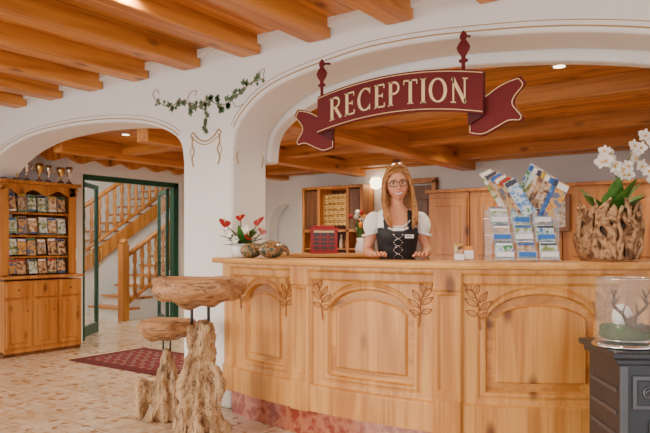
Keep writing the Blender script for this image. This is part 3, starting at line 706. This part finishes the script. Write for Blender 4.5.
# ---------------------------------------------------------------- rug
def rug_mat():
    m,t,N,L,b_=nt('oriental_rug'); b_.inputs['Roughness'].default_value=.95
    tc=N.new('ShaderNodeTexCoord'); v=N.new('ShaderNodeTexVoronoi'); v.distance='MANHATTAN'; v.inputs['Scale'].default_value=7; v.inputs['Randomness'].default_value=.15
    L.new(tc.outputs['Object'],v.inputs['Vector']); r=N.new('ShaderNodeValToRGB'); e=r.color_ramp.elements
    e.new(.5);e.new(.7)
    for i,(p,c) in enumerate(((0,(.35,.20,.13)),(.20,(.03,.02,.05)),(.38,(.17,.015,.018)),(.72,(.26,.12,.09)))): e[i].position=p; e[i].color=(*c,1)
    r.color_ramp.interpolation='CONSTANT'
    L.new(v.outputs['Distance'],r.inputs[0]); L.new(r.outputs[0],b_.inputs['Base Color']); return m
m_rug=rug_mat(); m_rugb=mat('rug_border',(.11,.010,.014),.95,var=.4,bs=30)
b=B(); b.box((0,0,.005),(1.55,1.0,.010),m_rugb); b.box((0,0,.007),(1.28,.73,.010),m_rug)
for sx in (-.80,.80):
    for k in range(33): b.box((sx,-.48+k*.0303,.004),(.05,.008,.006),m_cream)
b.obj('oriental_rug',(-2.1,1.0,.001))
# ---------------------------------------------------------------- back room furniture
b=B()
for i in range(6):
    x=.29+.56*i
    b.box((x,.175,.95),(.55,.35,1.90),m_orZ,bev=.004)
    for z,h in ((1.42,.82),(.55,.82)):
        b.box((x,-.008,z),(.50,.02,h),m_orZ,bev=.005); b.box((x,-.02,z),(.34,.014,h-.2),m_orZ,bev=.008)
    b.ell((x+.2,-.03,1.2),(.014,.014,.014),m_brown,10)
b.box((1.69,.16,1.92),(3.42,.40,.04),m_orZ,bev=.006)
b.obj('wardrobe_cabinet',(-.36,4.0,0))
b=B(); b.box((0,0,1.02),(.40,.05,2.04),m_brown,bev=.004)
for z in (.6,1.5): b.box((0,-.03,z),(.26,.02,.7),m_brown,bev=.008)
b.tube([(.15,-.03,1.05),(.15,-.07,1.05),(.08,-.07,1.05)],.008,m_brass,8)
for x_ in (-.22,.22): b.box((x_,-.01,1.05),(.06,.09,2.1),m_orZ,bev=.004)
b.box((0,-.01,2.1),(.5,.09,.07),m_orZ,bev=.004)
b.obj('door_back',(-.63,4.32,0))
b=B(); W_=1.05
b.box((W_/2,.30,1.5),(W_,.02,1.2),mat('maroon_back',(.08,.02,.01),.6))
for x_ in (.02,.30,.80,W_-.02): b.box((x_,.15,1.48),(.045,.30,1.16),m_orZ,bev=.004)
for z in (.9,1.44,2.06): b.box((W_/2,.15,z),(W_,.30,.04),m_orZ,bev=.003)
b.box((W_/2,.15,.45),(W_,.30,.9),m_orZ,bev=.004)
for x_ in (.16,.925): b.box((x_,.02,1.74),(.22,.02,.56),m_brown,bev=.004); b.box((x_,.005,1.74),(.14,.01,.44),m_brown,bev=.006)
BT=[mat('bottle_%d'%i,c,.1) for i,c in enumerate([(.35,.12,.02),(.04,.14,.05),(.7,.6,.4),(.3,.03,.02)])]
for z in (.925,1.19):
    for k in range(11):
        x_=.08+.09*k
        if min(abs(x_-q) for q in (.30,.80))<.055: continue
        b.lathe([(.028,0),(.03,.01),(.03,.11),(.012,.15),(.011,.19),(.013,.195)],(x_,.12,z),random.choice(BT),12)
b.box((W_/2,.15,1.18),(W_,.28,.02),m_orZ)
m_gl=mat('amber_glow_glass',(.7,.4,.12),.3,emit=(1,.55,.16),es=.6)
b.box((.55,.14,1.74),(.36,.16,.42),m_gl)
for k in range(6): b.box((.37+.072*k,.055,1.74),(.020,.014,.46),m_brass)
for k in range(6): b.box((.55,.052,1.53+.084*k),(.40,.014,.020),m_brass)
for k in range(5):
    for q in range(5): b.lathe([(.026,-.004),(.026,.004)],(.406+.072*k,.05,1.572+.084*q),m_brass,10,rot=(math.pi/2,0,0))
b.obj('lantern_display_cabinet',(-2.42,4.03,0))
b=B(); b.lathe([(.03,0),(.07,.02),(.09,.1),(.06,.16)],(0,0,0),m_lamp,20); b.box((0,.09,.05),(.05,.10,.03),m_brass); b.obj('wall_sconce',(-1.28,4.24,2.02))
b=B(); b.box((0,0,0),(.46,.03,.42),m_brown,bev=.006); b.box((0,-.017,0),(.36,.006,.32),BRM[5]); b.obj('picture_frame',(1.20,3.945,1.60))
b=B(); b.box((0,0,.42),(1.6,.55,.80),m_pineZ,bev=.01); b.box((0,-.01,.835),(1.66,.6,.03),m_cap,bev=.008); b.obj('office_desk',(1.2,3.3,0))
b=B()
for i in range(14): b.tube([(.0+.045*i,.02*math.sin(i*2.2),0),(.0+.045*i,.02*math.sin(i*2.2+1),2.2)],.03,m_brown,8)
b.obj('brown_curtain',(2.72,2.35,.005),.0)
# ---------------------------------------------------------------- light fixtures
def spot(name,loc,power,ang=150,col=(1,.80,.56),r=.06,fix=True):
    if fix:
        b=B(); b.lathe([(.055,0),(.055,.012),(.04,.012)],(0,0,-.012),m_chrome,20); b.lathe([(.038,0),(.038,.004)],(0,0,-.015),m_lamp,20); b.obj(name,loc)
    l=bpy.data.lights.new(name+'_bulb','SPOT'); l.energy=power; l.spot_size=math.radians(ang); l.spot_blend=.8; l.color=col; l.shadow_soft_size=r
    o=bpy.data.objects.new(name+'_bulb',l); bpy.context.collection.objects.link(o); o.location=(loc[0],loc[1],loc[2]-.03)
for i,(s,t) in enumerate(((.9,.75),(2.2,.75),(1.2,2.0),(3.0,2.0),(-.8,2.0),(-2.3,2.0),(-2.2,3.4),(.5,3.3),(2.2,3.3),(-2.3,.8),(-.9,.9))):
    spot('ceiling_downlight',(s,t,2.42),60)
for s,t in ((1.6,-1.2),(2.6,-1.4),(0.4,-1.2),(-1.4,-1.2)): spot('ceiling_downlight',(s-.05,t,2.76),70)
l=bpy.data.lights.new('stair_light','POINT'); l.energy=120; l.color=(1,.90,.75); l.shadow_soft_size=.2
o=bpy.data.objects.new('stair_light',l); bpy.context.collection.objects.link(o); o.location=(-5.0,2.2,3.1)
# ---------------------------------------------------------------- receptionist
m_skin=mat('skin',(.68,.31,.18),.5); m_hair=mat('blonde_hair',(.44,.19,.05),.4,var=.65,bs=70)
m_blouse=mat('white_blouse',(.86,.86,.86),.8,bump=.1,bs=60); m_bod=mat('black_bodice',(.010,.010,.012),.6)
m_skirt=mat('dark_red_apron',(.25,.02,.03),.7); m_lip=mat('lips',(.45,.04,.04),.4); m_teeth=mat('teeth',(.85,.83,.78),.3)
m_iris=mat('iris',(.03,.05,.06),.2); m_brow=mat('brow',(.16,.07,.025),.7)
px_,py_=plan(.485,4.38)
P_=empty('receptionist_woman',(px_,py_,0),YAW-.05)
b=B()
torso=[(0,0,.84,.155,.11),(0,.005,.95,.17,.12),(0,.0,1.05,.13,.10),(0,0,1.12,.112,.090),(0,0,1.22,.118,.096),(0,-.012,1.31,.130,.112),(0,-.005,1.38,.136,.096),(0,0,1.43,.140,.076),(0,.005,1.468,.105,.064),(0,.008,1.495,.062,.054),(0,.005,1.53,.047,.048),(0,0,1.60,.046,.048)]
b.loft(torso,m_skin,40)
for sg in (-1,1):
    A_=cr([(sg*.12,0,1.430,.050),(sg*.155,0,1.395,.047),(sg*.178,.005,1.30,.038),(sg*.200,.01,1.210,.031),(sg*.195,-.07,1.198,.031),(sg*.170,-.19,1.185,.023),(sg*.160,-.225,1.18,.020)],5)
    b.tube([p[:3] for p in A_],[p[3] for p in A_],m_skin,16)
    Lg=cr([(sg*.085,0,.90,.10),(sg*.09,0,.7,.085),(sg*.09,-.01,.49,.055),(sg*.09,.01,.3,.05),(sg*.09,.01,.08,.034)],5)
    b.tube([p[:3] for p in Lg],[p[3] for p in Lg],m_skin,16)
    b.tube(cr([(sg*.09,.03,.06),(sg*.09,-.05,.045),(sg*.095,-.16,.03)],4),[.045,.045,.042,.04,.04,.038,.036,.033,.025],m_skin,12,flat=.8)
o=b.obj('body',parent=P_)
rm=o.modifiers.new('remesh','REMESH'); rm.mode='VOXEL'; rm.voxel_size=.010; rm.use_smooth_shade=True
sm=o.modifiers.new('smooth','SMOOTH'); sm.iterations=4
b=B()
for sg in (1,-1):
    b.at((.160*sg,-.225,1.18),(.10,0,math.pi+sg*-.25))
    pal=cr([(0,-.02,0,.020,.018),(0,.01,0,.026,.017),(0,.05,-.004,.038,.015),(0,.085,-.006,.036,.013),(0,.098,-.006,.030,.010)],4)
    vs=[];fs=[];n=16
    for (cx,cy,cz,rx,rr) in pal:
        for k in range(n): a=2*math.pi*k/n; vs.append((cx+rx*math.cos(a),cy,cz+rr*math.sin(a)))
    for i in range(len(pal)-1):
        for k in range(n): fs.append([i*n+k,i*n+(k+1)%n,(i+1)*n+(k+1)%n,(i+1)*n+k])
    fs.append(list(range(n))); fs.append([(len(pal)-1)*n+k for k in range(n)])
    b.add(vs,fs,m_skin,True)
    for j,(x_,ln) in enumerate(((-.029*sg,.062),(-.010*sg,.076),(.010*sg,.080),(.029*sg,.070))):
        Q=cr([(x_,.078,-.004),(x_*1.1,.09+ln*.35,.004),(x_*1.15,.09+ln*.7,-.004),(x_*1.15,.09+ln,-.018)],4)
        b.tube(Q,[.0092-.0002*i for i in range(len(Q)-2)]+[.006,.003],m_skin,10)
    tx=sg
    Q=cr([(tx*.018,.01,-.004),(tx*.045,.035,-.006),(tx*.056,.062,-.010),(tx*.055,.085,-.014)],4)
    b.tube(Q,[.012-.0003*i for i in range(len(Q)-2)]+[.007,.003],m_skin,10); b.at()
b.obj('hands',parent=P_)
b=B()
bl=[(0,0,1.12,.116,.094),(0,0,1.22,.123,.101),(0,-.012,1.31,.136,.119),(0,-.006,1.38,.144,.104),(0,0,1.435,.150,.086),(0,.004,1.472,.118,.074),(0,.006,1.492,.09,.066)]
b.loft(bl,m_blouse,96,keep=lambda p:not(p.z>1.372-.02*(1-(min(1,abs(p.x)/.1))**2) and abs(p.x)<.085 and p.y<.03) ,k=10,cap=False)
for sg in (-1,1):
    b.ell((sg*.164,0,1.385),(.060,.070,.084),m_blouse,40,lambda p,d:p*(1+.05*math.sin(9*math.atan2(d.y,d.x))*(1-abs(d.z))),rot=(0,sg*.25*-1,0))
    b.tube([(sg*.182+.046*math.cos(a),.004+.050*math.sin(a),1.318+.012*math.cos(a)*-sg) for a in [2*math.pi*i/20 for i in range(20)]],.009,m_blouse,8,closed=True)
b.tube([(.080*math.sin(a),-.084-.028*math.cos(a),1.362+.045*(abs(math.sin(a))**3)+.003*math.sin(i*2.5)) for i,a in enumerate([-1.5+3.0*i/40 for i in range(41)])],.006,m_blouse,8)
b.obj('blouse',parent=P_)
b=B()
bo=[(0,.0,.98,.166,.122),(0,.0,1.05,.14,.110),(0,0,1.12,.122,.100),(0,0,1.22,.129,.108),(0,-.012,1.31,.142,.126),(0,-.006,1.38,.149,.110),(0,0,1.435,.155,.091),(0,.004,1.474,.122,.079)]
b.loft(bo,m_bod,120,keep=lambda p:(p.z<1.345-.012*math.cos(p.x*28) and abs(p.x)<.134) or (p.z<1.32) or (.064<abs(p.x)<.094),k=12,cap=False)
for k in range(5):
    z=1.30-.05*k
    b.tube([(-.026,-.134+.006*k,z),(.026,-.134+.006*k,z-.03)],.0020,m_chrome,6); b.tube([(.026,-.134+.006*k,z),(-.026,-.134+.006*k,z-.03)],.0020,m_chrome,6)
for sg in (-1,1):
    for k in range(6): b.ell((sg*.028,-.136+.006*k,1.31-.05*k),(.005,.004,.005),m_chrome,10)
b.box((.072,-.136,1.300),(.062,.004,.024),m_white,(0,0,.35)); b.box((.072,-.139,1.302),(.045,.002,.005),m_black,(0,0,.35))
b.obj('bodice',parent=P_)
b=B()
b.loft([(0,0,.40,.30,.26),(0,0,.6,.26,.22),(0,0,.8,.22,.17),(0,0,.95,.176,.13),(0,0,1.02,.154,.116),(0,0,1.05,.146,.112)],m_skirt,72,k=6)
b.obj('skirt',parent=P_)
b=B()
for sg in (-1,1): b.tube(cr([(sg*.09,.05,.045),(sg*.09,-.05,.04),(sg*.095,-.18,.03)],4),[.04,.047,.048,.045,.044,.043,.042,.04,.025],m_bod,14,flat=.85)
b.obj('shoes',parent=P_)
RX,RY,RZ=.078,.096,.118
def hshape(d):
    x,y,z=RX*d.x,RY*d.y,RZ*d.z
    if d.z<0:
        u=-d.z; x*=1-.34*u**1.8
        y*=(1-.42*u) if d.y>0 else (1-.08*u)
    if d.y<0:
        g=lambda cx,cz,wx,wz:math.exp(-((x-cx)/wx)**2-((z-cz)/wz)**2)
        y-=.019*g(0,-.033,.011,.013)+.011*g(0,-.010,.009,.024)+.006*g(0,-.062,.024,.012)+.008*g(0,-.100,.022,.015)
        y-=.007*(g(.042,-.037,.02,.02)+g(-.042,-.037,.02,.02))
        y+=.010*(g(.031,.0,.017,.012)+g(-.031,0,.017,.012))
    return Vector((x,y,z))
def fy(x,z):
    dz=max(-.98,min(.98,z/RZ)); k=1-.34*(-dz)**1.8 if dz<0 else 1; dx=x/(RX*k)
    dy=-math.sqrt(max(.0001,1-dx*dx-dz*dz)); return hshape(Vector((dx,dy,dz))).y
b=B(); b.ell((0,0,0),(1,1,1),m_skin,72,lambda p,d:hshape(d))
for sg in (-1,1):
    b.ell((sg*.077,.012,-.015),(.008,.018,.030),m_skin,14)
    ex=sg*.031; ey=fy(ex,0)
    b.ell((ex,ey+.0065,.0),(.0150,.011,.0080),m_teeth,16); b.ell((ex-.001,ey-.0030,.0),(.0068,.003,.0068),m_iris,12)
    b.tube([(ex+sg*u,fy(ex+sg*u,.008)-.003,.0085-14*u*u) for u in (-.014,-.007,0,.007,.015)],.0024,m_brow,6)
    b.tube([(ex+sg*u,fy(ex+sg*u,.026)-.001,.025-9*(u-.004)**2) for u in (-.017,-.009,0,.009,.018)],[.0015,.0026,.0026,.002,.001],m_brow,6)
    fr=[]
    for k in range(24):
        a=2*math.pi*k/24; cx,cz=math.cos(a),math.sin(a); cx=math.copysign(abs(cx)**.7,cx); cz=math.copysign(abs(cz)**.7,cz)
        X=ex+.026*cx
        fr.append((X,ey-.022+max(0,abs(X)-.035)*.4,-.002+.019*cz))
    b.tube(fr,.0026,m_bod,6,closed=True)
    b.tube([(sg*.056,ey-.013,.008),(sg*.075,ey+.03,.006),(sg*.080,.01,.0)],.002,m_bod,6)
b.tube([(-.006,ey-.022,.004),(0,ey-.024,.007),(.006,ey-.022,.004)],.002,m_bod,6)
sm_=[-.030,-.020,-.010,0,.010,.020,.030]
up_=[(x,fy(x,-.060)-.0025,-.0600+7*x*x) for x in sm_]; lo_=[(x,fy(x,-.070)-.0025,-.0780+26*x*x) for x in sm_]
b.tube(up_,[.001,.0025,.003,.003,.003,.0025,.001],m_lip,8); b.tube(lo_,[.001,.0025,.0035,.004,.0035,.0025,.001],m_lip,8)
b.tube([(x,fy(x,-.065)-.0015,-.0685+16*x*x) for x in sm_],[.001,.004,.007,.0075,.007,.004,.001],m_teeth,8)
b.ell((0,.012,.010),(.086,.102,.124),m_hair,64,keep=lambda p:not(p.y<-.010 and p.z<.062-.30*max(0,abs(p.x)-.03)) and p.z>-.07)
ns=36
for sg in (-1,1):
    for i in range(ns):
        a=i/(ns-1); y0=-.076+.163*a; j=random.uniform(-1,1)
        zt=.010+.126*math.sqrt(max(0,1-((y0-.012)/.102)**2))
        e=random.uniform(.25,.31)
        pts=[(.014+sg*.004,y0,zt),(.008+sg*.042,y0-.002,zt*.62+.040),(sg*.078,y0*.82,.045),(sg*.090,y0*.72+.005,-.02),(sg*(.096+.004*j),y0*.62-.01,-.10),(sg*(.096+.008*j),y0*.5-.05,-.17),(sg*(.092+.014*j),y0*.35-.085+.02*a,-.23),(sg*(.082+.018*j),y0*.3-.100+.03*a,-e)]
        if a<.15: pts[1]=(.008+sg*.044,-.070,.074); pts[2]=(sg*.074,-.052,.036)
        Q=cr(pts,5); n=len(Q)
        Q=[(q[0]+.003*math.sin(k*.8+i),q[1]+.003*math.cos(k*.7+i),q[2]) for k,q in enumerate(Q)]
        b.tube(Q,[.006+.005*min(1,k/8) if k<n-8 else .012*(n-k)/8 for k in range(n)],m_hair,8)
for i in range(22):
    x0=-.08+.16*i/21
    Q=cr([(x0*.5,.06,.12),(x0*.9,.105,.03),(x0,.105,-.08),(x0*1.1,.10,-.2),(x0*1.2,.10,-.27)],5)
    b.tube(Q,[.014]*(len(Q)-4)+[.012,.009,.006,.002],m_hair,8)
ho=b.obj('head_with_hair',(0,-.012,1.652),parent=P_); ho.rotation_euler=(.02,-.09,.03)
# ---------------------------------------------------------------- world, sun, camera
w=bpy.data.worlds.new('world'); bpy.context.scene.world=w; w.use_nodes=True
bg=w.node_tree.nodes['Background']; bg.inputs[0].default_value=(1,.985,.96,1); bg.inputs[1].default_value=3.1
l=bpy.data.lights.new('sun','SUN'); l.energy=2.6; l.angle=.4; l.color=(1,.91,.77)
o=bpy.data.objects.new('sun',l); bpy.context.collection.objects.link(o)
o.rotation_euler=Vector((.35,.92,-.20)).to_track_quat('-Z','Y').to_euler()
c=bpy.data.cameras.new('cam'); c.lens=36; c.sensor_width=36; c.shift_y=27.5/650; c.clip_start=.05
o=bpy.data.objects.new('camera',c); bpy.context.collection.objects.link(o); o.location=CAM; o.rotation_euler=(math.pi/2,0,YAW)
bpy.context.scene.camera=o
